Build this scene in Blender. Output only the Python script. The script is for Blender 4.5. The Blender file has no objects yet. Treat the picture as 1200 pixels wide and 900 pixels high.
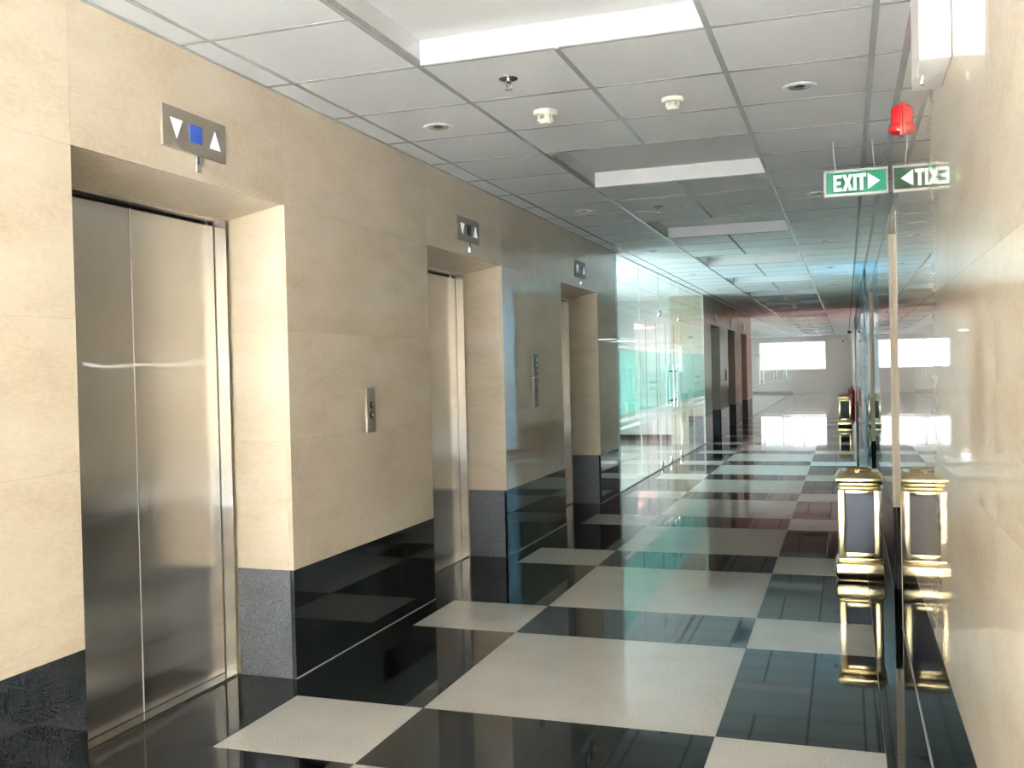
import bpy, bmesh, math, random
from mathutils import Matrix, Vector
random.seed(7)
S = bpy.context.scene
COL = S.collection
R = math.radians

# ------------------------------------------------------------------ camera
CAM = (2.4173, 0.0, 1.3949)
YAW, PITCH, ROLL, FPX = R(18.9529), R(-0.7876), R(-1.3474), 1142.0169
fwd = Vector((-math.sin(YAW)*math.cos(PITCH), math.cos(YAW)*math.cos(PITCH), math.sin(PITCH)))
rt0 = Vector((math.cos(YAW), math.sin(YAW), 0)); up0 = rt0.cross(fwd)
rt = rt0*math.cos(ROLL) + up0*math.sin(ROLL); up = up0*math.cos(ROLL) - rt0*math.sin(ROLL)
cd = bpy.data.cameras.new('camera'); cam = bpy.data.objects.new('camera', cd); COL.objects.link(cam)
m = Matrix((rt, up, -fwd)).transposed().to_4x4(); m.translation = CAM; cam.matrix_world = m
cd.sensor_fit = 'HORIZONTAL'; cd.sensor_width = 36; cd.lens = FPX*36/1200; cd.clip_start = 0.02; cd.clip_end = 300
S.camera = cam
S.view_settings.view_transform = 'Standard'; S.view_settings.look = 'None'
S.view_settings.exposure = 1.88; S.view_settings.gamma = 1; S.view_settings.use_curve_mapping = False

# ------------------------------------------------------------------ dimensions
W, H = 2.6737, 2.6785          # corridor width, ceiling height
DADO, LINT, SOFB = 0.50, 2.1775, 2.125
YR, YF = -12.0, 48.0            # rear and far ends of the corridor
GX, GY, G = 0.1416, 1.9707, 0.6   # ceiling grid origin and pitch

# ------------------------------------------------------------------ world and daylight
wd = bpy.data.worlds.new('overcast_sky'); S.world = wd; wd.use_nodes = True
bg = wd.node_tree.nodes['Background']; bg.inputs[0].default_value = (0.93, 0.97, 1, 1); bg.inputs[1].default_value = 1.2
def area(name, loc, rot, sx, sy, power, col=(1, 1, 1)):
    l = bpy.data.lights.new(name, 'AREA'); l.shape = 'RECTANGLE'; l.size = sx; l.size_y = sy; l.energy = power; l.color = col
    o = bpy.data.objects.new(name, l); COL.objects.link(o); o.location = loc; o.rotation_euler = rot; return o
area('daylight_rear_window', (1.05, YR-0.2, 1.45), (R(90), 0, R(180)), 1.85, 2.1, 900, (0.94, 0.97, 1.0))
area('daylight_far_window', (-1.2, YF+0.15, 1.78), (R(90), 0, 0), 5.4, 1.3, 55, (0.98, 0.98, 1))
sl = bpy.data.lights.new('added_bounce_sun', 'SUN'); sl.energy = 2700; sl.angle = R(0.6); sl.color = (0.925, 0.965, 1.0)  # added behind the camera so the floor there bounces light to the ceiling
sn = bpy.data.objects.new('added_bounce_sun', sl); COL.objects.link(sn); sn.rotation_euler = (R(76), 0, 0)
fl = bpy.data.lights.new('camera_flash', 'POINT'); fl.energy = 6; fl.shadow_soft_size = 0.012; fl.color = (1, 0.98, 0.95)
flo = bpy.data.objects.new('camera_flash', fl); COL.objects.link(flo); flo.location = (CAM[0]-0.16, CAM[1]-0.02, CAM[2]+0.12)

# ------------------------------------------------------------------ helpers
class MB:
    def __init__(s): s.v = []; s.f = []; s.smooth = False
    def box(s, x0, x1, y0, y1, z0, z1):
        n = len(s.v)
        s.v += [(x, y, z) for z in (z0, z1) for y in (y0, y1) for x in (x0, x1)]
        s.f += [tuple(n+i for i in q) for q in ((0,2,3,1),(4,5,7,6),(0,1,5,4),(2,6,7,3),(0,4,6,2),(1,3,7,5))]
        return s
    def poly(s, pts, ax, lo, hi):     # extrude a 2-D outline along an axis
        n = len(s.v); k = len(pts)
        mk = {'x': lambda a, b, c: (c, a, b), 'y': lambda a, b, c: (a, c, b), 'z': lambda a, b, c: (a, b, c)}[ax]
        s.v += [mk(a, b, lo) for a, b in pts] + [mk(a, b, hi) for a, b in pts]
        s.f += [tuple(n+i for i in range(k))[::-1], tuple(n+k+i for i in range(k))]
        s.f += [(n+i, n+(i+1) % k, n+k+(i+1) % k, n+k+i) for i in range(k)]
        return s
    def lathe(s, prof, c=(0, 0, 0), ax='z', seg=24, cap=True):
        n = len(s.v); k = len(prof)
        for i in range(seg):
            a = 2*math.pi*i/seg; ca, sa = math.cos(a), math.sin(a)
            for r, h in prof:
                p = {'z': (r*ca, r*sa, h), 'x': (h, r*ca, r*sa), 'y': (r*ca, h, r*sa)}[ax]
                s.v.append((c[0]+p[0], c[1]+p[1], c[2]+p[2]))
        for i in range(seg):
            j = (i+1) % seg
            for q in range(k-1):
                s.f.append((n+i*k+q, n+j*k+q, n+j*k+q+1, n+i*k+q+1))
        if cap:
            s.f.append(tuple(n+i*k for i in range(seg))[::-1]); s.f.append(tuple(n+i*k+k-1 for i in range(seg)))
        s.smooth = True
        return s
    def tube(s, pts, r, seg=8):
        n = len(s.v); P = [Vector(p) for p in pts]
        for i, p in enumerate(P):
            d = (P[min(i+1, len(P)-1)] - P[max(i-1, 0)]).normalized()
            a = d.cross(Vector((0, 0, 1)));  a = d.cross(Vector((1, 0, 0))) if a.length < 1e-3 else a
            a.normalize(); b = d.cross(a)
            for q in range(seg):
                t = 2*math.pi*q/seg; s.v.append(tuple(p + a*r*math.cos(t) + b*r*math.sin(t)))
        for i in range(len(P)-1):
            for q in range(seg):
                s.f.append((n+i*seg+q, n+i*seg+(q+1) % seg, n+(i+1)*seg+(q+1) % seg, n+(i+1)*seg+q))
        s.f.append(tuple(n+q for q in range(seg))[::-1]); s.f.append(tuple(n+(len(P)-1)*seg+q for q in range(seg)))
        s.smooth = True
        return s
    def mesh(s, name, mat, bevel=0, bseg=2):
        me = bpy.data.meshes.new(name); me.from_pydata(s.v, [], s.f)
        bm = bmesh.new(); bm.from_mesh(me)
        bmesh.ops.recalc_face_normals(bm, faces=bm.faces)
        if bevel: bmesh.ops.bevel(bm, geom=list(bm.edges), offset=bevel, segments=bseg, profile=0.5, affect='EDGES')
        bm.to_mesh(me); bm.free()
        if s.smooth or bevel:
            me.shade_smooth()
            me.set_sharp_from_angle(angle=R(38))
        me.materials.append(mat); return me
    def build(s, name, mat, parent=None, bevel=0, bseg=2, loc=(0, 0, 0)):
        return put(name, s.mesh(name, mat, bevel, bseg), parent, loc)
def put(name, me, parent=None, loc=(0, 0, 0)):
    o = bpy.data.objects.new(name, me); COL.objects.link(o); o.location = loc
    if parent: o.parent = parent
    return o
def tag(o, label, cat, group=None):
    o['label'] = label; o['category'] = cat
    if group: o['group'] = group
    return o
def thing(name, label, cat, loc, group=None):
    o = bpy.data.objects.new(name, None); COL.objects.link(o); o.location = loc; o.empty_display_size = 0.1
    return tag(o, label, cat, group)
def struct(o): o['kind'] = 'structure'; return o
def copy_tree(o, parent=None, loc=None):
    c = o.copy(); COL.objects.link(c); c.parent = parent
    if loc is not None: c.location = loc
    for ch in o.children: copy_tree(ch, c)
    return c
_cache = {}
def piece(name, parent, mat, x0, x1, y0, y1, z0, z1, bev=0):
    """a box-shaped piece; alike pieces share one mesh"""
    k = (name, mat.name, round(x1-x0, 4), round(y1-y0, 4), round(z1-z0, 4), bev)
    if k not in _cache:
        a, b, c = (x1-x0)/2, (y1-y0)/2, (z1-z0)/2
        _cache[k] = MB().box(-a, a, -b, b, -c, c).mesh(name, mat, bev, 1)
    return put(name, _cache[k], parent, ((x0+x1)/2, (y0+y1)/2, (z0+z1)/2))

# ------------------------------------------------------------------ materials
def newmat(name):
    mt = bpy.data.materials.new(name); mt.use_nodes = True
    nt = mt.node_tree; return mt, nt, nt.nodes['Principled BSDF'], nt.nodes.new, nt.links.new
def plain(name, col, rough=0.5, metal=0, spec=0.5, bump=0, bscale=200, emit=0, coat=0):
    mt, nt, b, N, L = newmat(name)
    b.inputs['Base Color'].default_value = (*col, 1); b.inputs['Roughness'].default_value = rough
    b.inputs['Metallic'].default_value = metal; b.inputs['Specular IOR Level'].default_value = spec
    b.inputs['Coat Weight'].default_value = coat
    if emit: b.inputs['Emission Color'].default_value = (*col, 1); b.inputs['Emission Strength'].default_value = emit
    if bump:
        g = N('ShaderNodeNewGeometry'); n = N('ShaderNodeTexNoise'); n.inputs['Scale'].default_value = bscale
        u = N('ShaderNodeBump'); u.inputs['Strength'].default_value = bump; u.inputs['Distance'].default_value = 0.002
        L(g.outputs['Position'], n.inputs['Vector']); L(n.outputs['Fac'], u.inputs['Height']); L(u.outputs[0], b.inputs['Normal'])
    return mt
def ramp(N, stops):
    r = N('ShaderNodeValToRGB')
    while len(r.color_ramp.elements) < len(stops): r.color_ramp.elements.new(0.5)
    for e, (p, c) in zip(r.color_ramp.elements, stops): e.position = p; e.color = (*c, 1)
    return r
def stone(name, cols, scale, stretch, rough, spec=0.5, fine=90, finemix=0.25, rnd=0.06, ior=1.5):
    mt, nt, b, N, L = newmat(name)
    g = N('ShaderNodeNewGeometry'); oi = N('ShaderNodeObjectInfo')
    ad = N('ShaderNodeVectorMath'); ad.operation = 'MULTIPLY_ADD'; ad.inputs[1].default_value = (1, 1, stretch)
    sc = N('ShaderNodeMath'); sc.operation = 'MULTIPLY'; sc.inputs[1].default_value = 17.0
    L(oi.outputs['Random'], sc.inputs[0]); L(g.outputs['Position'], ad.inputs[0]); L(sc.outputs[0], ad.inputs[2])
    n1 = N('ShaderNodeTexNoise'); n1.inputs['Scale'].default_value = scale; n1.inputs['Detail'].default_value = 6; n1.inputs['Roughness'].default_value = 0.6
    n2 = N('ShaderNodeTexNoise'); n2.inputs['Scale'].default_value = fine; n2.inputs['Detail'].default_value = 3
    L(ad.outputs[0], n1.inputs['Vector']); L(ad.outputs[0], n2.inputs['Vector'])
    mx = N('ShaderNodeMix'); mx.inputs['Factor'].default_value = finemix
    L(n1.outputs['Fac'], mx.inputs[2]); L(n2.outputs['Fac'], mx.inputs[3])
    r = ramp(N, cols); L(mx.outputs[0], r.inputs[0])
    hv = N('ShaderNodeHueSaturation'); mr = N('ShaderNodeMapRange'); mr.inputs[3].default_value = 1-rnd; mr.inputs[4].default_value = 1+rnd
    L(oi.outputs['Random'], mr.inputs[0]); L(mr.outputs[0], hv.inputs['Value']); L(r.outputs[0], hv.inputs['Color'])
    L(hv.outputs[0], b.inputs['Base Color'])
    b.inputs['Roughness'].default_value = rough; b.inputs['Specular IOR Level'].default_value = spec; b.inputs['IOR'].default_value = ior
    return mt
M_CREAM = stone('polished_cream_limestone', [(0.30, (0.62, 0.52, 0.395)), (0.48, (0.73, 0.63, 0.50)), (0.7, (0.79, 0.715, 0.60))], 1.7, 2.6, 0.018, rnd=0.035, ior=1.52, finemix=0.3, fine=40)
M_BLACK = stone('black_granite', [(0.35, (0.006, 0.007, 0.0075)), (0.55, (0.012, 0.0135, 0.0145)), (0.68, (0.035, 0.038, 0.042))], 5, 1, 0.035, spec=0.3, fine=420, finemix=0.75, rnd=0.15, ior=1.5)
M_TERR = stone('white_terrazzo', [(0.30, (0.30, 0.285, 0.25)), (0.42, (0.55, 0.53, 0.48)), (0.60, (0.66, 0.64, 0.59))], 3, 1, 0.06, fine=150, finemix=0.72, rnd=0.03)
M_LITGR = stone('granite_lit_grey', [(0.32, (0.035, 0.038, 0.044)), (0.5, (0.105, 0.113, 0.13)), (0.68, (0.22, 0.235, 0.26))], 4, 1, 0.32, fine=260, finemix=0.8, rnd=0.05)  # black granite of the reveals, window light put into the colour
M_BOUNCE = plain('added_bounce_floor', (0.74, 0.72, 0.67), 0.7)  # unseen floor made white and matte as a reflector for the ceiling
M_GROUT = plain('pale_grout', (0.42, 0.41, 0.38), 0.8)
M_JOINT = plain('stone_joint', (0.66, 0.58, 0.42), 0.6)
M_SEAL = plain('cream_silicone', (0.74, 0.64, 0.40), 0.45)
M_TILE = plain('mineral_ceiling_tile', (0.835, 0.868, 0.905), 0.9, bump=0.5, bscale=260, spec=0.2)
M_TBAR = plain('ceiling_grid_paint', (0.40, 0.415, 0.43), 0.25)
M_WHITE = plain('white_wall_paint', (0.84, 0.85, 0.865), 0.7, spec=0.3)
M_FARW = plain('pale_pink_wall_paint', (0.74, 0.66, 0.63), 0.5)
M_PLAST = plain('white_plastic', (0.82, 0.82, 0.79), 0.35)
M_IVORY = plain('ivory_plastic', (0.80, 0.78, 0.70), 0.4)
M_DARK = plain('shade_and_fitting_black', (0.008, 0.008, 0.009), 0.7)  # shade of door gaps and shaft as colour; also slots and rings
M_RUBBER = plain('black_rubber', (0.012, 0.012, 0.013), 0.5)
M_CHROME = plain('bright_chrome', (0.80, 0.80, 0.80), 0.12, 1)
M_PLATE = plain('grey_anodised_plate', (0.24, 0.215, 0.18), 0.45, 0.3)
M_PAINTW = plain('white_enamel', (0.86, 0.86, 0.86), 0.3)
M_RED = plain('red_gloss_plastic', (0.42, 0.006, 0.008), 0.16, coat=0.5)
M_GREEN = plain('exit_green', (0.001, 0.034, 0.016), 0.3, spec=0.08)
M_GLOWW = plain('exit_letter_white', (0.78, 0.92, 0.84), 0.4, emit=0.25)
M_ARROW = plain('arrow_white', (0.86, 0.88, 0.9), 0.4, emit=0.15)
M_BLUE = plain('blue_display', (0.012, 0.045, 0.25), 0.25, emit=0.12)
M_GOLD = plain('polished_gold', (1.0, 0.85, 0.52), 0.24, 1)
M_BPANEL = plain('dark_bin_panel', (0.035, 0.04, 0.058), 0.3, spec=0.12)
M_SAND = plain('ash_sand', (0.55, 0.48, 0.36), 0.9)
M_FILL = plain('fill_diffuser', (0.97, 1.0, 1.0), 0.5, emit=2.6)  # glow for the boxes and lamps added to fill the shops
M_FILL2 = plain('bright_fill_diffuser', (1.0, 0.98, 0.97), 0.5, emit=7.0)
M_BLUEFILL = plain('blue_fill_diffuser', (0.62, 0.88, 1.0), 0.5, emit=6.0)
M_PINKFILL = plain('pink_fill_diffuser', (1.0, 0.72, 0.70), 0.5, emit=2.4)
M_DOOR = plain('brown_wood_door', (0.20, 0.11, 0.06), 0.45)
M_SKIRT = plain('dark_skirting', (0.03, 0.03, 0.035), 0.3)
def steel():
    mt, nt, b, N, L = newmat('brushed_stainless_steel')
    b.inputs['Base Color'].default_value = (0.53, 0.52, 0.50, 1); b.inputs['Metallic'].default_value = 1
    b.inputs['Anisotropic'].default_value = 0.6
    t = N('ShaderNodeTangent'); t.direction_type = 'RADIAL'; t.axis = 'Z'; L(t.outputs[0], b.inputs['Tangent'])
    g = N('ShaderNodeNewGeometry'); vm = N('ShaderNodeVectorMath'); vm.operation = 'MULTIPLY'; vm.inputs[1].default_value = (900, 900, 6)
    n = N('ShaderNodeTexNoise'); n.inputs['Scale'].default_value = 1.0; n.inputs['Detail'].default_value = 2
    L(g.outputs['Position'], vm.inputs[0]); L(vm.outputs[0], n.inputs['Vector'])
    mr = N('ShaderNodeMapRange'); mr.inputs[3].default_value = 0.20; mr.inputs[4].default_value = 0.27
    L(n.outputs['Fac'], mr.inputs[0]); L(mr.outputs[0], b.inputs['Roughness'])
    n3 = N('ShaderNodeTexNoise'); n3.inputs['Scale'].default_value = 2.2; n3.inputs['Detail'].default_value = 1; L(g.outputs['Position'], n3.inputs['Vector'])
    bp = N('ShaderNodeBump'); bp.inputs['Strength'].default_value = 0.35; bp.inputs['Distance'].default_value = 0.01; L(n3.outputs['Fac'], bp.inputs['Height']); L(bp.outputs[0], b.inputs['Normal'])
    # hairline scratches running upright: a second lobe that spreads light sideways only
    an = N('ShaderNodeBsdfAnisotropic'); an.distribution = 'GGX'; an.inputs['Color'].default_value = (0.62, 0.61, 0.60, 1)
    an.inputs['Roughness'].default_value = 0.13; an.inputs['Anisotropy'].default_value = -0.965; L(t.outputs[0], an.inputs['Tangent']); L(bp.outputs[0], an.inputs['Normal'])
    mx = N('ShaderNodeMixShader'); mx.inputs[0].default_value = 0.3; L(b.outputs[0], mx.inputs[1]); L(an.outputs[0], mx.inputs[2])
    L(mx.outputs[0], nt.nodes['Material Output'].inputs['Surface'])
    return mt
M_STEEL = steel()
def glass(name, tint, refl=1.0, ior=1.5):
    mt, nt, b, N, L = newmat(name); nt.nodes.remove(b)
    out = nt.nodes['Material Output']; tr = N('ShaderNodeBsdfTransparent'); gl = N('ShaderNodeBsdfGlossy'); fr = N('ShaderNodeFresnel'); mx = N('ShaderNodeMixShader')
    tr.inputs[0].default_value = (*tint, 1); gl.inputs['Roughness'].default_value = 0.0; gl.inputs['Color'].default_value = (refl, refl, refl, 1); fr.inputs[0].default_value = ior
    ge = N('ShaderNodeNewGeometry'); bk = N('ShaderNodeMath'); bk.operation = 'SUBTRACT'; bk.inputs[0].default_value = 1.0
    ml = N('ShaderNodeMath'); ml.operation = 'MULTIPLY'; L(ge.outputs['Backfacing'], bk.inputs[1]); L(fr.outputs[0], ml.inputs[0]); L(bk.outputs[0], ml.inputs[1])
    L(ml.outputs[0], mx.inputs[0]); L(tr.outputs[0], mx.inputs[1]); L(gl.outputs[0], mx.inputs[2]); L(mx.outputs[0], out.inputs['Surface'])
    return mt
M_GLASS = glass('clear_green_glass', (0.90, 0.965, 0.955), ior=1.5)
M_WGLASS = glass('window_glass', (0.97, 0.98, 0.98), ior=1.3)
M_BGLASS = glass('blue_tinted_glass', (0.76, 0.91, 0.97), ior=1.5)
M_PGLASS = glass('pink_tinted_glass', (1.0, 0.84, 0.82), ior=1.5)
M_EDGE = plain('glass_edge_green', (0.62, 0.80, 0.77), 0.15)
def film(name, col, clear):
    mt, nt, b, N, L = newmat(name); out = nt.nodes['Material Output']
    tl = N('ShaderNodeBsdfTranslucent'); tr = N('ShaderNodeBsdfTransparent'); m1 = N('ShaderNodeMixShader'); m2 = N('ShaderNodeMixShader')
    b.inputs['Base Color'].default_value = (*col, 1); b.inputs['Roughness'].default_value = 0.25; tl.inputs[0].default_value = (*col, 1); tr.inputs[0].default_value = (*col, 1)
    m1.inputs[0].default_value = 0.5; m2.inputs[0].default_value = clear
    L(b.outputs[0], m1.inputs[1]); L(tl.outputs[0], m1.inputs[2]); L(m1.outputs[0], m2.inputs[1]); L(tr.outputs[0], m2.inputs[2]); L(m2.outputs[0], out.inputs['Surface'])
    return mt
M_FILM = film('frosted_teal_film', (0.60, 0.86, 0.81), 0.12)
M_STRIPE = film('frosted_white_film', (0.92, 0.95, 0.94), 0.2)

# ================================================================== structure
# ---------------- floor: slabs on a grout bed
bed = MB()
bed.box(-5, W+3.2, YR-0.3, YF+0.3, -0.12, -0.0035)
floor = struct(bed.build('floor', M_GROUT))
XL = [0.0, 0.1252, 0.7252, 1.9252, 2.5252, W]
N0 = 3.0896
ys = []
k0 = int((YR-N0)//1.8)
y = N0 + k0*1.8; i = 0
rows = []
while y < YF:
    L_ = 0.6 if i % 2 == 0 else 1.2
    rows.append((y, min(y+L_, YF), i % 2)); y += L_; i += 1
far_b, far_w, bounce = MB(), MB(), MB()
J = 0.0012
for (a, b, long) in rows:
    for c in range(5):
        if c in (0, 4): white = False
        elif c == 2: white = (long == 1)
        else: white = (long == 0)
        x0, x1 = XL[c]+J, XL[c+1]-J
        mt = M_BOUNCE if b < -0.8 else (M_TERR if white else M_BLACK)
        if -1.0 < a < 34: piece('floor_slab', floor, mt, x0, x1, a+J, b-J, -0.02, 0)
        else: (bounce if b < -0.8 else far_w if white else far_b).box(x0, x1, a+J, b-J, -0.02, 0)
for mb, mt in ((far_b, M_BLACK), (far_w, M_TERR), (bounce, M_BOUNCE)):
    o = mb.build('distant_floor_slab', mt, floor); o['kind'] = 'stuff'

# ---------------- left wall with its two banks of elevators
BANK1 = [(2.5942, 3.8917), (5.4959, 6.8616), (8.4523, 9.8046)]; B1END = 10.652
BANK2 = [(18.72, 20.07), (21.50, 22.85), (24.30, 25.65)]; B2START, B2END = 17.72, 27.0
ZROW = [0.0, DADO, 1.095, 1.60, LINT, H]
wl = MB()
def backing(mb, x0, x1, y0, y1, z0=0, z1=H+0.13): mb.box(x0, x1, y0, y1, z0, z1)
walls_left = []
def bank(y0, y1, ops):
    e = [y0] + [v for o in ops for v in o] + [y1]
    for i in range(0, len(e), 2): walls_left.append((e[i], e[i+1]))
    for o in ops: wl.box(-0.6, -0.022, o[0]-0.021, o[1]+0.021, LINT+0.022, H+0.13)
    for o in ops: wl.box(-0.65, -0.6, o[0]-0.1, o[1]+0.1, 0, H+0.1)
bank(YR, B1END, BANK1); bank(B2START, B2END, BANK2)
for a, b in walls_left: wl.box(-0.6, -0.022, a+0.021, b-0.021, -0.02, H+0.13)
wall_left = struct(wl.build('wall_left', M_JOINT))
JW = 0.0003
for a, b in walls_left:
    n = max(1, round((b-a)/1.6)); w = (b-a)/n
    for i in range(n):
        for r in range(4):
            piece('granite_panel' if r == 0 else 'stone_panel', wall_left, M_BLACK if r == 0 else M_CREAM, -0.02, 0, a+i*w+JW, a+(i+1)*w-JW, ZROW[r]+JW, ZROW[r+1]-JW)
    # end cheeks (the reveals of the openings)
    for (p, q) in ((a, a+0.02), (b-0.02, b)):
        if (p == a and a in (YR,)) : continue
        for r in range(4):
            xb = -0.30 if b < B1END+0.1 or a > B1END else -0.30
            piece('granite_reveal' if r == 0 else 'stone_reveal', wall_left, M_LITGR if r == 0 else M_CREAM, xb, -0.0212, p, q, ZROW[r]+JW, ZROW[r+1]-JW)
for (y0, y1, ops) in ((YR, B1END, BANK1), (B2START, B2END, BANK2)):
    cuts = [y0] + [v for o in ops for v in o] + [y1]
    for a, b in zip(cuts, cuts[1:]):
        n = max(1, round((b-a)/1.6)); w = (b-a)/n
        for i in range(n): piece('stone_panel', wall_left, M_CREAM, -0.02, 0, a+i*w+JW, a+(i+1)*w-JW, LINT+JW, H+0.01)
    for o in ops:   # sloping stone soffit
        MB().poly([(-0.0205, LINT), (-0.0205, LINT+0.02), (-0.30, LINT+0.02), (-0.30, SOFB)], 'y', o[0]+0.001, o[1]-0.001).build('stone_soffit', M_CREAM, wall_left)
        MB().box(-0.42, 0.001, o[0]+0.001, o[1]-0.001, -0.02, 0).build('threshold_slab', M_BLACK, wall_left)

# ---------------- right wall
OPR = [(5.47, 6.42), (10.05, 11.75)]
SHOPB = (13.2, 15.2); SHOPP = (24.5, 32.0)
wr = MB(); walls_right = [(YR, 5.47), (6.42, 10.05), (11.75, 13.2), (15.2, 24.5), (32.0, YF)]
for a, b in walls_right: wr.box(W+0.022, W+0.6, a+0.021, b-0.021, -0.02, H+0.13)
for a, b in OPR: wr.box(W+0.022, W+0.6, a-0.021, b+0.021, LINT+0.022, H+0.13); wr.box(W+0.6, W+0.65, a-0.1, b+0.1, 0, H+0.1)
wall_right = struct(wr.build('wall_right', M_JOINT))
for a, b in walls_right:
    n = max(1, round((b-a)/1.2)); w = (b-a)/n; face = M_FARW if a >= 32 else M_CREAM   # matte paint put past the pink shop to break up mirrored window glare
    for i in range(n):
        for r in range(4):
            piece('granite_panel' if r == 0 else 'stone_panel', wall_right, M_BLACK if r == 0 else face, W, W+0.02, a+i*w+JW, a+(i+1)*w-JW, ZROW[r]+JW, ZROW[r+1]-JW)
        piece('stone_panel', wall_right, face, W, W+0.02, a+i*w+JW, a+(i+1)*w-JW, LINT+JW, H+0.01)
    for (p, q) in ((a, a+0.02), (b-0.02, b)):
        if p == YR: continue
        for r in range(4):
            piece('granite_reveal' if r == 0 else 'stone_reveal', wall_right, M_BLACK if r == 0 else M_CREAM, W+0.0212, W+0.55, p, q, ZROW[r]+JW, ZROW[r+1]-JW)
for a, b in OPR:
    piece('stone_panel', wall_right, M_CREAM, W, W+0.02, a+JW, b-JW, LINT+JW, H+0.01)
    piece('stone_soffit', wall_right, M_CREAM, W+0.0205, W+0.55, a+0.001, b-0.001, LINT, LINT+0.02)
    piece('threshold_slab', wall_right, M_BLACK, W-0.001, W+0.6, a+0.001, b-0.001, -0.02, 0)
for n, (a, b) in enumerate(OPR):
    d = struct(MB().box(W+0.52, W+0.56, a+0.03, b-0.03, 0.008, 2.12).build('door_%d' % (n+1), M_DOOR, bevel=0.003))
    MB().lathe([(0.011, 0), (0.011, 0.05)], (W+0.47, b-0.12, 1.0), 'x', 12).build('handle', M_CHROME, d)
# cream strip for the light-catching bevel on the near corner of the first doorway
struct(MB().box(W-0.0015, W+0.012, 5.456, 5.4695, 0, LINT).build('trim_1', M_CREAM))
# thin pale silicone line where wall meets floor
for n, (x0, x1, segs) in enumerate(((0, 0.004, walls_left), (W-0.004, W, walls_right))):
    mb = MB()
    for a, b in segs: mb.box(x0, x1, a, b, 0, 0.004)
    struct(mb.build('trim_%d' % (n+2), M_GROUT))

# ---------------- far wall with the window, rear wall with the window behind the photographer
WX1, WZ0, WZ1 = 1.53, 1.10, 2.46
fw = MB()
fw.box(-5, W+0.6, YF, YF+0.2, -0.02, WZ0).box(-5, W+0.6, YF, YF+0.2, WZ1, H+0.13).box(WX1, W+0.6, YF, YF+0.2, WZ0, WZ1).box(-5, -4.4, YF, YF+0.2, WZ0, WZ1)
struct(fw.build('wall_far', M_FARW))
win = struct(MB().box(-4.4, WX1, YF+0.09, YF+0.10, WZ0, WZ1).build('window_1', M_WGLASS))
fr = MB().box(-4.4, WX1, YF+0.06, YF+0.12, WZ0, WZ0+0.05).box(-4.4, WX1, YF+0.06, YF+0.12, WZ1-0.05, WZ1).box(WX1-0.05, WX1, YF+0.06, YF+0.12, WZ0+0.05, WZ1-0.05)
fr.build('window_frame', M_PAINTW, win)
for x in (-3.4, -2.4, -1.45, -0.5, 0.466): MB().box(x-0.02, x+0.02, YF+0.06, YF+0.12, WZ0+0.05, WZ1-0.05).build('mullion', M_PAINTW, win)
rw = MB()
rw.box(-0.6, W+0.6, YR-0.2, YR, -0.02, 0.4).box(-0.6, W+0.6, YR-0.2, YR, 2.5, H+0.13).box(-0.6, 0.15, YR-0.2, YR, 0.4, 2.5).box(2.0, W+0.6, YR-0.2, YR, 0.4, 2.5)
struct(rw.build('wall_rear', M_WHITE))
win2 = struct(MB().box(0.15, 2.0, YR-0.11, YR-0.10, 0.4, 2.5).build('window_2', M_WGLASS))
MB().box(1.05, 1.10, YR-0.14, YR-0.06, 0.4, 2.5).build('window_frame', M_PAINTW, win2)

# ---------------- ceiling: slab, grid, tiles, recesses
ceil = struct(MB().box(-5, W+3.2, YR-0.2, YF+0.2, H+0.13, H+0.25).build('ceiling', M_WHITE))
TB = 0.012
def yc(c): return GY + c*G
C0 = int(math.ceil((YR-GY)/G)) - 1; C1 = int((YF-GY)//G) + 1
CNEAR = (0, 40)
def inrec(c): return (c-1) % 5 in (0, 1)      # cell row c..c+1 lies in a recess row
xs = [0.0] + [GX+i*G for i in range(5)] + [W]
far_t, far_g = MB(), MB()
for c in range(C0, C1+1):
    a, b = max(yc(c), YR), min(yc(c+1), YF)
    if b-a < 0.05: continue
    near = CNEAR[0] <= c <= CNEAR[1]
    for q in range(6):
        if inrec(c) and q in (2, 3): continue
        x0 = xs[q] + (TB if q > 0 else 0.012); x1 = xs[q+1] - (TB if q < 5 else 0.012)
        if near: piece('ceiling_tile', ceil, M_TILE, x0, x1, a+TB, b-TB, H+0.0008, H+0.018)
        else: far_t.box(x0, x1, a+TB, b-TB, H+0.0008, H+0.018)
    # cross tees at y = a
    spans = [(xs[q], xs[q+1]) for q in range(6)] if not (inrec(c) and inrec(c-1)) else [(xs[q], xs[q+1]) for q in (0, 1, 4, 5)]
    for (p, r_) in spans:
        if near: piece('cross_tee', ceil, M_TBAR, p+TB, r_-TB, a-TB*0.8, a+TB*0.8, H, H+0.02)
        else: far_g.box(p+TB, r_-TB, a-TB*0.8, a+TB*0.8, H, H+0.02)
for q in range(5):
    x = GX+q*G
    if q != 2: piece('main_runner', ceil, M_TBAR, x-TB, x+TB, YR, YF, H-0.0006, H+0.022)
c = C0
while c <= C1:      # the middle runner stops at each recess
    if not inrec(c):
        d = c
        while d <= C1 and not inrec(d): d += 1
        a, b = max(yc(c), YR), min(yc(d), YF)
        piece('main_runner', ceil, M_TBAR, GX+2*G-TB, GX+2*G+TB, a, b, H-0.0006, H+0.022); c = d
    else: c += 1
for mb, nm, mt in ((far_t, 'distant_ceiling_tile', M_TILE), (far_g, 'distant_cross_tee', M_TBAR)):
    o = mb.build(nm, mt, ceil); o['kind'] = 'stuff'
RX0, RX1, RH = GX+G, GX+3*G, 0.105
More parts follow.
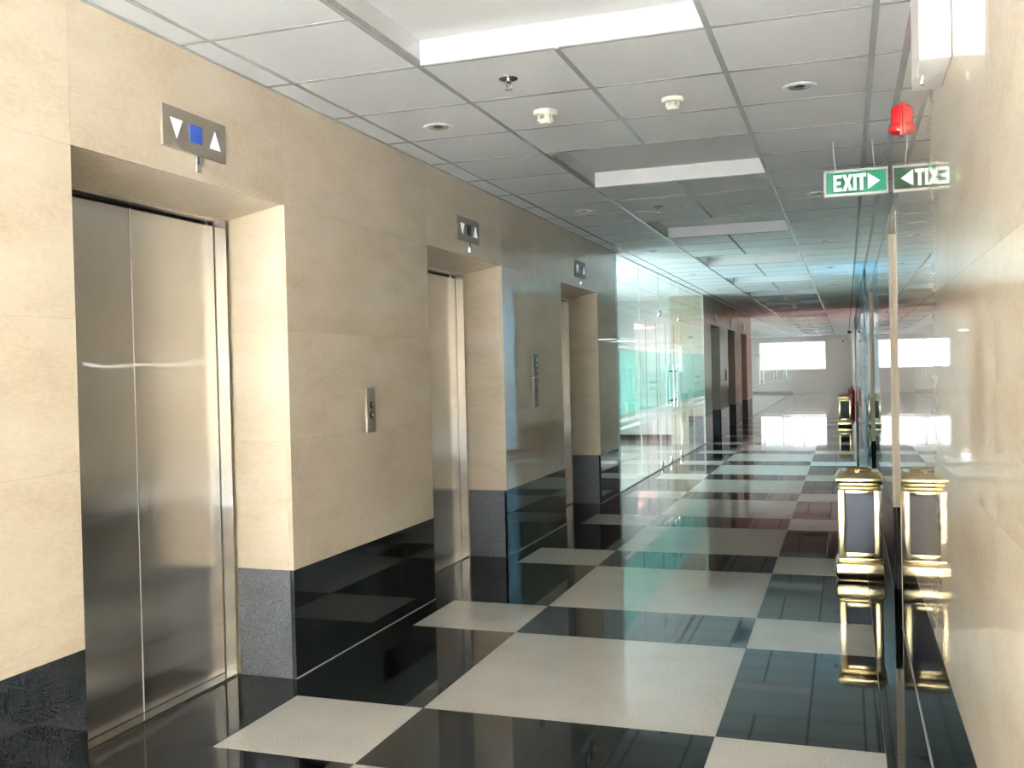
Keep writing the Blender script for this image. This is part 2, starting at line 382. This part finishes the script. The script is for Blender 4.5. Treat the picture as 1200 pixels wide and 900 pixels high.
def recess_mesh():
    mb = MB(); t = 0.012; l = 2*G
    mb.box(RX0+TB, RX1-TB, TB, l-TB, RH-0.0, RH+0.01)
    mb.box(RX0+TB-t, RX0+TB, TB-t, l-TB+t, 0.004, RH+0.01).box(RX1-TB, RX1-TB+t, TB-t, l-TB+t, 0.004, RH+0.01)
    mb.box(RX0+TB, RX1-TB, TB-t, TB, 0.004, RH+0.01).box(RX0+TB, RX1-TB, l-TB, l-TB+t, 0.004, RH+0.01)
    return mb.mesh('ceiling_recess', M_WHITE)
rm = recess_mesh()
for c in range(C0, C1-1):
    if inrec(c) and not inrec(c-1) and yc(c) > YR and yc(c+2) < YF: put('ceiling_recess', rm, ceil, (0, yc(c), H))
for n, (x0, x1) in enumerate(((0, 0.014), (W-0.014, W))):
    struct(MB().box(x0, x1, YR, YF, H-0.004, H+0.0005).build('trim_%d' % (n+4), M_TBAR))

# ---------------- rooms behind the glass fronts
def room(x0, x1, y0, y1, names, skirt=True, wallmat=M_WHITE, lamp=None, nl=2):
    t = 0.1; sgn = 1 if x1 > 1 else -1
    bx = x0 if sgn < 0 else x1
    mb = MB().box(bx-t if sgn < 0 else bx, bx if sgn < 0 else bx+t, y0-t, y1+t, -0.02, H+0.1)
    struct(mb.build('wall_'+names+'_back', wallmat))
    struct(MB().box(x0, x1, y0-t, y0, -0.02, H+0.1).build('wall_'+names+'_near', wallmat))
    struct(MB().box(x0, x1, y1, y1+t, -0.02, H+0.1).build('wall_'+names+'_end', wallmat))
    struct(MB().box(x0, x1, y0, y1, H, H+0.03).build('ceiling_'+names, M_WHITE))
    struct(MB().box(x0, x1, y0, y1, -0.02, 0).build('floor_'+names, M_TERR))
    s = MB().box(x0, x1, y1-0.015, y1, 0, 0.11)
    s.box(*( (x0, x0+0.015) if sgn < 0 else (x1-0.015, x1) ), y0, y1-0.015, 0, 0.11)
    struct(s.build('baseboard_'+names, M_SKIRT))
room(-1.75, -0.002, B1END+0.1, 18.46, 'left_shop')
room(-4.8, -0.002, B2END+0.1, YF-0.02, 'left_far_shop')
room(W+0.03, W+2.6, SHOPB[0]+0.12, SHOPB[1]-0.12, 'added_blue_shop')  # invented lit shop, added to tint the corridor blue
room(W+0.03, W+2.6, SHOPP[0]+0.12, SHOPP[1]-0.12, 'added_pink_shop')  # invented lit shop, added to tint the corridor pink
def lamp(x, y, lx, ly, mt, label, group):  # unseen lamps
    t = thing('ceiling_lamp', label, 'lamp', (x, y, H), group)
    MB().box(-lx/2, lx/2, -ly/2, ly/2, -0.03, -0.001).build('housing', M_PAINTW, t)
    MB().box(-lx/2+0.03, lx/2-0.03, -ly/2+0.03, ly/2-0.03, -0.036, -0.0305).build('diffuser', mt, t)
lb = thing('added_fill_box', 'added white fill light box on the near wall inside the shop behind teal glass', 'lamp', (-0.95, B1END+0.1, 0.4))  # out of view, added to brighten the shop interior
MB().box(-0.7, 0.7, 0.001, 0.05, 0, 1.3).build('housing', M_PAINTW, lb)
MB().box(-0.66, 0.66, 0.0505, 0.056, 0.04, 1.26).build('diffuser', M_FILL, lb)
lb2 = thing('added_fill_box', 'long added white fill light box on the back wall of the shop behind teal glass', 'lamp', (-1.75, 14.6, 0.9))  # added behind the frosted band to light it through
MB().box(0.001, 0.05, -3.4, 3.4, 0, 0.68).build('housing', M_PAINTW, lb2)
MB().box(0.0505, 0.056, -3.36, 3.36, 0.04, 0.64).build('diffuser', M_FILL, lb2)
for y in (29, 33, 37, 41, 45): lamp(-2.2, y, 1.2, 1.2, M_FILL2, 'added white ceiling fill lamp panel in the far shop beside the end window', 'added lamps in the far shop')
for y in (14.2,): lamp(W+1.2, y, 1.2, 1.2, M_BLUEFILL, 'added blue ceiling lamp panel in the small invented shop behind blue glass', None)
for y in (26.0, 28.3, 30.6): lamp(W+1.2, y, 1.2, 1.2, M_PINKFILL, 'added pink ceiling lamp panel in the invented shop behind pink glass', 'added pink shop lamps')

# ================================================================== things
# ---------------- elevator entrances
def elevator(y0, y1, label, group=None):
    w = y1-y0; t = thing('elevator_door', label, 'elevator', (-0.30, (y0+y1)/2, 0), group)
    h = w/2; zt = 2.10; dy = 0.06; XD = -0.065; yr = h-0.0245; yl = -yr+0.12    # door plane set back behind steel returns
    for a, b in ((yl+0.006, dy-0.0015), (dy+0.0015, yr-0.006)):
        MB().box(XD-0.02, XD, a, b, 0.012, zt).build('door_panel', M_STEEL, t, bevel=0.0015, bseg=1)
    MB().box(XD-0.001, XD+0.001, dy-0.0028, dy+0.0028, 0.012, zt).build('seam_glint', M_PAINTW, t)  # glint of the door edges put in as a white strip
    MB().box(XD-0.03, -0.002, yr, yr+0.004, 0.004, SOFB).build('frame_post', M_STEEL, t)
    MB().box(XD-0.03, -0.002, -yr, yl, 0.004, SOFB).build('frame_post', M_STEEL, t)
    for a, b in ((yl, yl+0.006), (yr-0.006, yr)):
        MB().box(XD-0.03, XD-0.001, a, b, 0.004, zt+0.01).build('door_gap', M_DARK, t)
    for a, b in ((-h+0.0205, -h+0.0242), (h-0.0242+0.004, h-0.0203+0.0)):
        if b > a: MB().box(-0.03, 0.0, a, b, 0.004, SOFB).build('sealant_strip', M_SEAL, t)
    MB().box(XD-0.06, XD-0.05, -h+0.02, h-0.02, 0.004, 2.15).build('shaft_backing', M_DARK, t)
    MB().box(XD-0.03, -0.003, yl, yr, zt+0.012, SOFB).build('header', M_STEEL, t)
    MB().box(-0.028, 0.001, -h+0.03, h-0.03, SOFB+0.0, SOFB+0.006).build('soffit_bead', M_SEAL, t)
    sill = MB()
    for k in range(6): sill.box(XD-0.005+0.012*k, XD+0.003+0.012*k, yl, yr, 0.0005, 0.010)
    sill.build('sill', M_CHROME, t)
    return t
for (a, b), l in zip(BANK1, ('brushed steel elevator door beside the wide pale wall, under a blue-lit indicator',
                             'brushed steel elevator door in the middle of three, in the near bank',
                             'brushed steel elevator door next to the glass shop front')): elevator(a, b, l)
for (a, b), l in zip(BANK2, ('steel elevator door just past the glass shop front, in the far bank',
                             'steel elevator door in the middle of the far bank',
                             'steel elevator door of the far bank, next to the far glass front')): elevator(a, b, l)

# ---------------- floor indicators over the elevators
def indicator(y, label, lit):
    t = thing('floor_indicator', label, 'indicator', (0, y, 2.352), None)
    MB().box(0.0005, 0.012, -0.197, 0.197, -0.079, 0.079).build('plate', M_PLATE, t, bevel=0.002, bseg=1)
    tri = lambda cy, up_: [(cy-0.036, -0.035*up_), (cy+0.036, -0.035*up_), (cy, 0.038*up_)]
    MB().poly(tri(-0.118, -1), 'x', 0.0121, 0.0145).build('down_arrow', M_ARROW, t)
    MB().poly(tri(0.122, 1), 'x', 0.0121, 0.0145).build('up_arrow', M_ARROW, t)
    MB().box(0.0121, 0.0135, -0.038, 0.038, -0.034, 0.034).build('display', M_BLUE if lit else plain('dim_display', (0.03, 0.04, 0.10), 0.2), t)
    MB().box(0.0005, 0.010, 0.004, 0.034, -0.145, -0.080).build('conduit_stub', M_CHROME, t, bevel=0.003)
    MB().box(0.0101, 0.013, 0.010, 0.018, -0.115, -0.082).build('conduit_slot', M_DARK, t)
indicator(3.244, 'grey indicator plate with white arrows and bright blue display over elevator', True)
indicator(6.180, 'grey indicator plate with dim display over the middle near elevator', False)
indicator(9.118, 'grey indicator plate over the elevator beside the glass shop front', False)
for (a, b), w_ in zip(BANK2, ('elevator just past the teal glass front', 'middle elevator of the far bank', 'last elevator of the far bank')):
    indicator((a+b)/2, 'small indicator plate with dim display over the ' + w_, False)

# ---------------- call buttons
def callplate(y, z, w, h, label, nb, dz=0.045):
    t = thing('call_button_plate', label, 'button panel', (0, y, z))
    MB().box(0.0005, 0.014, -w/2, w/2, -h/2, h/2).build('plate', M_PLATE, t, bevel=0.003)
    for i in range(nb):
        zz = ((nb-1)/2-i)*2*dz*0.62
        b = MB().lathe([(0.017, 0.0141), (0.017, 0.0165), (0.013, 0.0175)], (0, 0, zz), 'x', 20).build('button_ring', M_DARK, t)
        MB().lathe([(0.0115, 0.0176), (0.0115, 0.021), (0.009, 0.022)], (0, 0, zz), 'x', 20).build('button', M_CHROME, b)
    return t
callplate(4.677, 1.202, 0.10, 0.238, 'steel call plate with two round buttons between first two elevators', 2)
callplate(7.607, 1.433, 0.13, 0.19, 'upper steel plate of the pair between two elevators', 3, 0.036)
callplate(7.617, 1.21, 0.115, 0.24, 'lower slim steel call plate of the pair between two elevators', 2)
callplate(21.0, 1.2, 0.10, 0.24, 'steel call plate on the far bank of elevators', 2)

# ---------------- glass shop fronts
def pane(parent, y0, y1, z0, z1, x=-0.006, th=0.012, mat=M_GLASS, nm='glass_panel'):
    o = MB().box(x-th/2, x+th/2, y0+0.002, y1-0.002, z0, z1).build(nm, mat, parent)
    return o
def films(p, y0, y1, xo):
    f = MB().box(xo, xo+0.0006, y0+0.004, y1-0.004, 0.86, 1.60).build('frosted_band', M_FILM, p)
    for (a, b) in ((0.69, 0.725), (0.775, 0.815), (1.625, 1.655), (1.715, 1.745)):
        MB().box(xo, xo+0.0006, y0+0.004, y1-0.004, a, b).build('white_stripe', M_STRIPE, p)
def patch(parent, y, z, top):
    MB().box(-0.022, 0.010, y-0.05, y+0.05, z-0.05, z+0.05).build('patch_fitting', M_CHROME, parent, bevel=0.004)
def handle(parent, y, x=0.055, z0=0.82, z1=1.42):
    MB().tube([(x, y, z0), (x, y, z1)], 0.016, 12).build('handle', M_CHROME, parent)
    for z in (z0+0.09, z1-0.09): MB().tube([(0, y, z), (x, y, z)], 0.009, 8).build('handle_post', M_RUBBER, parent)
sf = thing('glass_shop_front', 'floor-to-ceiling glass front with frosted teal band and steel door handles', 'glass wall', (0, 0, 0))
edges = [10.656, 11.97, 13.30, 14.18, 15.06, 16.39, 17.716]
for i, (a, b) in enumerate(zip(edges, edges[1:])):
    if i in (2, 3):
        d = pane(sf, a, b, 0.012, 2.19, nm='glass_door'); films(d, a, b, -0.0125)
        yb = a+0.06 if i == 2 else b-0.06
        patch(d, yb, 0.055, False); patch(d, yb, 2.14, True)
        handle(d, b-0.10 if i == 2 else a+0.20)
        if i == 2: patch(d, b-0.06, 0.055, False)
        pane(sf, a, b, 2.20, H-0.005, nm='transom_glass')
    else:
        d = pane(sf, a, b, 0.012, H-0.005); films(d, a, b, -0.0125)
    if i: MB().box(-0.0125, 0.0005, a-0.0015, a+0.0015, 0.012, H-0.005).build('glass_edge', M_EDGE, sf)
MB().box(-0.02, 0.008, 10.654, 17.718, 0.0, 0.011).build('floor_channel', M_STEEL, sf)
MB().box(-0.02, 0.008, 10.654, 17.718, H-0.0049, H-0.001).build('head_channel', M_STEEL, sf)
MB().box(-0.03, 0.002, 17.6995, 17.718, 0.012, H-0.006).build('end_channel', M_PAINTW, sf)
# faint pale lettering strokes on the frosted band
def stroke(p, pts, y, z, mat=M_STRIPE, s=1.0):
    MB().poly([(y+a*s, z+b*s) for a, b in pts], 'x', 0.0004, 0.0010).build('film_letter_stroke', mat, p)
for (y, sh) in ((11.05, 0.0), (11.22, 0.06), (11.40, -0.06), (11.62, 0.05), (11.80, 0.0), (12.02, 0.04), (12.16, -0.04), (13.45, 0.05), (13.62, -0.05), (13.80, 0.05)):
    stroke(sf, [(0, 0), (0.035, 0), (0.035+sh, 0.30), (sh, 0.30)], y, 1.08)
for (y, z) in ((12.5, 1.18), (12.5, 1.10), (16.55, 1.20), (16.55, 1.10)):
    stroke(sf, [(0, 0), (0.62, 0), (0.62, 0.03), (0, 0.03)], y, z)
stroke(sf, [(0, 0), (0.06, 0), (0.06, 0.32), (0, 0.32)], 15.35, 1.08)

sf2 = thing('glass_shop_front', 'far glass front reaching the end wall with the bright window', 'glass wall', (0, 0, 0))
n2 = 14; w2 = (YF-0.01-27.02)/n2
for i in range(n2):
    a = 27.02+i*w2; d = pane(sf2, a, a+w2, 0.012, H-0.005); 
    for (p, q) in ((0.70, 0.74), (0.79, 0.83), (1.64, 1.68), (1.73, 1.77)): MB().box(-0.013, -0.0122, a+0.004, a+w2-0.004, p, q).build('white_stripe', M_STRIPE, d)
    if i in (2, 6, 10): handle(d, a+0.2, z0=0.8, z1=1.4)
MB().box(-0.02, 0.008, 27.01, YF-0.005, 0.0, 0.011).build('floor_channel', M_STEEL, sf2)
def rfront(y0, y1, n, mat, label):
    t = thing('glass_shop_front', label, 'glass wall', (W, 0, 0)); w = (y1-y0)/n
    for i in range(n):
        MB().box(0.0, 0.012, y0+i*w+0.002, y0+(i+1)*w-0.002, 0.012, H-0.005).build('glass_panel', mat, t)
        if i: MB().box(-0.012, 0.02, y0+i*w-0.0015, y0+i*w+0.0015, 0.012, H-0.005).build('mullion', M_SKIRT, t)
    MB().box(-0.01, 0.025, y0, y1, 0.0, 0.0115).build('floor_channel', M_STEEL, t)
rfront(13.205, 15.195, 2, M_BGLASS, 'added blue tinted glass front on the wall behind the gold bins')  # front of the invented blue shop, tints its light
rfront(24.505, 31.995, 5, M_PGLASS, 'added pink tinted glass front at the far end of the corridor')  # front of the invented pink shop, tints its light
fin = thing('glass_fin', 'upright blue glass fin standing out from the wall past the gold bin', 'glass panel', (W, 13.05, 0))
MB().box(-0.135, -0.002, -0.006, 0.006, 0.0125, H-0.006).build('glass_blade', M_BGLASS, fin)
MB().box(-0.137, -0.0355, -0.012, 0.012, 0, 0.012).build('foot', M_STEEL, fin)

# ---------------- EXIT sign hanging beside the right wall
ex = thing('exit_sign', 'green and white EXIT sign with arrow hanging beside the polished wall', 'sign', (2.487, 6.0, 2.3585))
hw, hh = 0.176, 0.156
MB().box(-hw, hw, -0.014, 0.014, 0, hh).build('housing', M_PAINTW, ex, bevel=0.006, bseg=3)
MB().box(-hw+0.016, hw-0.010, -0.0165, -0.0145, 0.017, hh-0.017).build('green_panel', M_GREEN, ex)
def letter(polys, x, z, w, h):
    mb = MB()
    for p in polys: mb.poly([(x+a*w, z+b*h) for a, b in p], 'y', -0.0185, -0.0167)
    mb.build('letter', M_GLOWW, ex)
E_ = [[(0,0),(.36,0),(.36,1),(0,1)], [(.36,0),(1,0),(1,.2),(.36,.2)], [(.36,.4),(.88,.4),(.88,.6),(.36,.6)], [(.36,.8),(1,.8),(1,1),(.36,1)]]
X_ = [[(0,0),(.36,0),(.5,.32),(.64,0),(1,0),(.69,.5),(1,1),(.64,1),(.5,.68),(.36,1),(0,1),(.31,.5)]]
I_ = [[(0,0),(1,0),(1,1),(0,1)]]
T_ = [[(.32,0),(.68,0),(.68,.8),(.32,.8)], [(0,.8),(1,.8),(1,1),(0,1)]]
zl, hl_ = 0.030, 0.094
letter(E_, -0.122, zl, 0.046, hl_); letter(X_, -0.073, zl, 0.058, hl_); letter(I_, -0.013, zl, 0.017, hl_); letter(T_, 0.007, zl, 0.050, hl_)
MB().poly([(0.066, zl+0.002), (0.066, zl+hl_), (0.132, zl+hl_/2)], 'y', -0.0185, -0.0167).build('arrow', M_GLOWW, ex)
for x in (-0.11, 0.105): MB().tube([(x, 0, hh-0.002), (x-0.006, 0, hh+0.05), (x-0.012, 0, H-2.3585-0.001)], 0.0028, 8).build('hanging_cable', M_PLAST, ex)

# ---------------- red alarm sounder on the right wall
al = thing('fire_alarm', 'red fire alarm sounder fixed on the polished wall near the ceiling', 'alarm', (W, 4.74, 2.405))
MB().box(-0.012, -0.0005, -0.05, 0.05, 0.0, 0.148).build('base_plate', M_RED, al, bevel=0.004)
def halfdome(prof):
    mb = MB(); seg = 20; k = len(prof)
    for i in range(seg+1):
        a = math.pi/2 + math.pi*i/seg
        for r, h in prof: mb.v.append((r*math.cos(a)-0.0125, r*math.sin(a), h))
    for i in range(seg):
        for q in range(k-1): mb.f.append((i*k+q, (i+1)*k+q, (i+1)*k+q+1, i*k+q+1))
    mb.f.append(tuple(range(k)) + tuple(seg*k+q for q in range(k))[::-1])
    mb.smooth = True; return mb
halfdome([(0.001, 0.010), (0.028, 0.012), (0.044, 0.022), (0.047, 0.034), (0.044, 0.046), (0.037, 0.053), (0.034, 0.060)]).build('horn', M_RED, al)
halfdome([(0.001, 0.0605), (0.034, 0.0605), (0.034, 0.118), (0.031, 0.130), (0.022, 0.138), (0.001, 0.140)]).build('beacon', M_RED, al)

# ---------------- white box high on the right wall
bxo = thing('wall_box', 'white metal box high on the polished wall with a small lock', 'cabinet', (W, 2.745, 2.132))
MB().box(-0.0725, -0.001, -0.147, 0.147, 0, 0.40).build('body', M_PAINTW, bxo, bevel=0.002)
MB().box(-0.0735, -0.0726, -0.140, 0.140, 0.008, 0.39).build('door_sheet', M_PAINTW, bxo)
MB().lathe([(0.007, -0.010), (0.007, -0.0005)], (-0.055, 0.05, 0), 'z', 14).build('lock', M_CHROME, bxo)

# ---------------- gold litter bins
def bin_():
    t = thing('litter_bin', 'gold framed litter bin with dark panels standing by the doorway jamb', 'bin', (2.481, 6.727, 0))
    def slab(nm, prof, mat=M_GOLD):   # square lathe with rounded profile: list of (half width, z)
        mb = MB(); r = 0.012; pts = []
        for hwid, z in prof:
            ring = []
            for cx, cy, a0 in ((1, 1, 0), (-1, 1, 90), (-1, -1, 180), (1, -1, 270)):
                for k in range(4):
                    a = R(a0+30*k); ring.append((cx*(hwid-r)+r*math.cos(a), cy*(hwid-r)+r*math.sin(a), z))
            pts.append(ring)
        n = len(pts[0])
        for ring in pts: mb.v += ring
        for i in range(len(pts)-1):
            for k in range(n): mb.f.append((i*n+k, i*n+(k+1) % n, (i+1)*n+(k+1) % n, (i+1)*n+k))
        mb.f.append(tuple(range(n))[::-1]); mb.f.append(tuple((len(pts)-1)*n+k for k in range(n)))
        mb.smooth = True; return mb.build(nm, mat, t)
    slab('plinth', [(0.135, 0), (0.137, 0.012), (0.142, 0.018), (0.149, 0.030), (0.151, 0.055), (0.151, 0.085), (0.148, 0.105), (0.142, 0.114), (0.132, 0.118)])
    slab('plinth_moulding', [(0.128, 0.1185), (0.134, 0.124), (0.136, 0.132), (0.133, 0.140), (0.126, 0.143)])
    h0, h1, q, pw = 0.1435, 0.578, 0.132, 0.047
    for sx in (-1, 1):
        for sy in (-1, 1):
            x0, x1 = sorted((sx*q, sx*(q-pw))); y0, y1 = sorted((sy*q, sy*(q-pw)))
            MB().box(x0, x1, y0, y1, h0, h1).build('corner_post', M_GOLD, t, bevel=0.006, bseg=2)
    e = q-pw+0.001
    for s in (-1, 1):
        for (z0, z1) in ((h0, h0+0.034), (h1-0.026, h1)):
            a, b = sorted((s*(q-0.002), s*(q-0.03)))
            MB().box(-e, e, a, b, z0, z1).build('rail', M_GOLD, t, bevel=0.004)
            MB().box(a, b, -e, e, z0, z1).build('rail', M_GOLD, t, bevel=0.004)
        a, b = sorted((s*(q-0.012), s*(q-0.02)))
        MB().box(-e, e, a, b, h0+0.034, h1-0.026).build('side_panel', M_BPANEL, t)
        MB().box(a, b, -e, e, h0+0.034, h1-0.026).build('side_panel', M_BPANEL, t)
    slab('neck_moulding', [(0.128, 0.5785), (0.131, 0.584), (0.126, 0.592), (0.121, 0.598), (0.123, 0.606), (0.130, 0.614), (0.136, 0.620)])
    slab('lid', [(0.138, 0.6205), (0.146, 0.626), (0.1495, 0.634), (0.1495, 0.650), (0.146, 0.659), (0.140, 0.664), (0.124, 0.688), (0.118, 0.692)])
    MB().lathe([(0.075, 0.6925), (0.082, 0.697), (0.085, 0.706), (0.080, 0.709), (0.073, 0.703), (0.070, 0.6945)], (0, 0, 0), 'z', 28, cap=False).build('ash_tray_rim', M_GOLD, t)
    MB().lathe([(0.001, 0.6928), (0.0695, 0.6928), (0.0695, 0.698), (0.001, 0.700)], (0, 0, 0), 'z', 28, cap=False).build('sand', M_SAND, t)
    return t
b1 = bin_()
b2 = copy_tree(b1, None, (2.372, 22.62, 0)); b2['label'] = 'gold framed litter bin standing far down the corridor by the blue glass'

# ---------------- ceiling fittings
def downlight(x, y, label, group):
    t = thing('downlight', label, 'downlight', (x, y, H+0.0005), group)
    MB().lathe([(0.052, 0), (0.054, -0.004), (0.066, -0.0075), (0.074, -0.005), (0.0755, 0)], seg=32, cap=False).build('trim_ring', M_PAINTW, t)
    MB().lathe([(0.0535, -0.0038), (0.038, -0.0022), (0.0265, -0.0012)], seg=32, cap=False).build('reflector', M_CHROME, t)
    MB().lathe([(0.0265, -0.0014), (0.012, -0.005), (0.001, -0.006)], seg=20, cap=False).build('lamp_bulb', plain('dark_lamp_glass', (0.10, 0.10, 0.10), 0.2), t)
    return t
ORD = ('first', 'second', 'third', 'fourth', 'fifth', 'sixth', 'seventh', 'eighth')
for x, side in ((0.42, 'elevator'), (2.235, 'EXIT sign')):
    first = None
    for k in range(8):
        lab = 'round unlit downlight on the %s side, in the %s gap between ceiling recesses' % (side, ORD[k])
        if first is None: first = downlight(x, 4.725, lab, 'downlights on the %s side' % side)
        else: copy_tree(first, None, (x, 4.725+3.0*k, H+0.0005))['label'] = lab
def sprinkler(x, y, label):
    t = thing('sprinkler', label, 'sprinkler', (x, y, H+0.0005))
    MB().lathe([(0.042, 0), (0.042, -0.002), (0.036, -0.003), (0.001, -0.003)], seg=24, cap=False).build('rosette', M_RUBBER, t)
    MB().lathe([(0.014, -0.0035), (0.014, -0.016), (0.008, -0.02)], seg=14).build('body', M_CHROME, t)
    for s in (-1, 1): MB().tube([(s*0.009, 0, -0.019), (s*0.011, 0, -0.03), (s*0.003, 0, -0.046)], 0.0025, 6).build('frame_arm', M_CHROME, t)
    MB().lathe([(0.001, -0.0462), (0.017, -0.0462), (0.017, -0.049), (0.001, -0.050)], seg=20, cap=False).build('deflector', M_PLATE, t)
sprinkler(1.034, 4.078, 'small sprinkler head hanging beside the largest ceiling recess')
sprinkler(1.014, 7.783, 'small sprinkler head hanging between the second and third ceiling recess')
def smoke(x, y, label, big):
    t = thing('smoke_detector', label, 'smoke detector', (x, y, H+0.0005)); s = 1.0 if big else 0.86
    MB().lathe([(a*s, z*s) for a, z in [(0.001, 0), (0.060, 0), (0.060, -0.014), (0.056, -0.022), (0.045, -0.026), (0.001, -0.026)]], seg=32, cap=False).build('base', M_IVORY, t)
    MB().lathe([(a*s, z*s) for a, z in [(0.034, -0.0262), (0.034, -0.044)]], seg=24).build('chamber', plain('detector_grey', (0.36, 0.36, 0.34), 0.6), t)
    for k in range(6):
        a = 2*math.pi*k/6+0.3
        MB().box(-0.004*s, 0.004*s, 0.0345*s, 0.041*s, -0.0445*s, -0.0262*s).build('rib', M_IVORY, t).rotation_euler.z = a
    MB().lathe([(a*s, z*s) for a, z in [(0.041, -0.0446), (0.042, -0.049), (0.036, -0.055), (0.030, -0.057), (0.028, -0.064), (0.001, -0.066)]], seg=28).build('cap', M_IVORY, t)
smoke(1.026, 4.658, 'larger white smoke detector in line with the sprinkler heads', True)
smoke(1.653, 4.687, 'smaller ivory smoke detector between larger detector and downlight', False)

# ---------------- small things far down the corridor
cc = thing('dome_camera', 'small black dome camera on the far end wall beside the window', 'camera', (2.29, YF, 2.40))
MB().lathe([(0.055, -0.0005), (0.055, -0.02), (0.045, -0.03)], (0, 0, 0), 'y', 20).build('base', M_PLAST, cc)
MB().lathe([(0.044, -0.0301), (0.042, -0.05), (0.03, -0.068), (0.012, -0.078)], (0, 0, 0), 'y', 20).build('dome', M_RUBBER, cc)
sc = thing('wall_camera', 'dark camera with white box on the right wall far along the corridor', 'camera', (W, 33.0, 2.36))
MB().box(-0.17, -0.001, -0.03, 0.03, 0.05, 0.07).build('bracket', M_PLAST, sc)
MB().box(-0.20, -0.09, -0.16, 0.16, -0.03, 0.0495).build('camera_body', M_RUBBER, sc, bevel=0.01)
MB().box(-0.18, -0.08, -0.06, 0.06, -0.24, -0.0305).build('junction_box', M_PLAST, sc, bevel=0.008)
fe = thing('fire_extinguisher', 'red fire extinguisher on the floor behind the farther gold bin', 'extinguisher', (2.57, 33.0, 0))
MB().lathe([(0.07, 0), (0.085, 0.01), (0.085, 0.47), (0.07, 0.52), (0.035, 0.55), (0.03, 0.57)], seg=24).build('cylinder', M_RED, fe)
MB().box(-0.02, 0.02, -0.06, 0.05, 0.5705, 0.64).build('valve', M_RUBBER, fe, bevel=0.005)
MB().tube([(-0.02, 0.0, 0.60), (-0.09, 0.0, 0.56), (-0.10, 0.0, 0.40), (-0.095, 0.0, 0.22)], 0.011, 8).build('hose', M_RUBBER, fe)
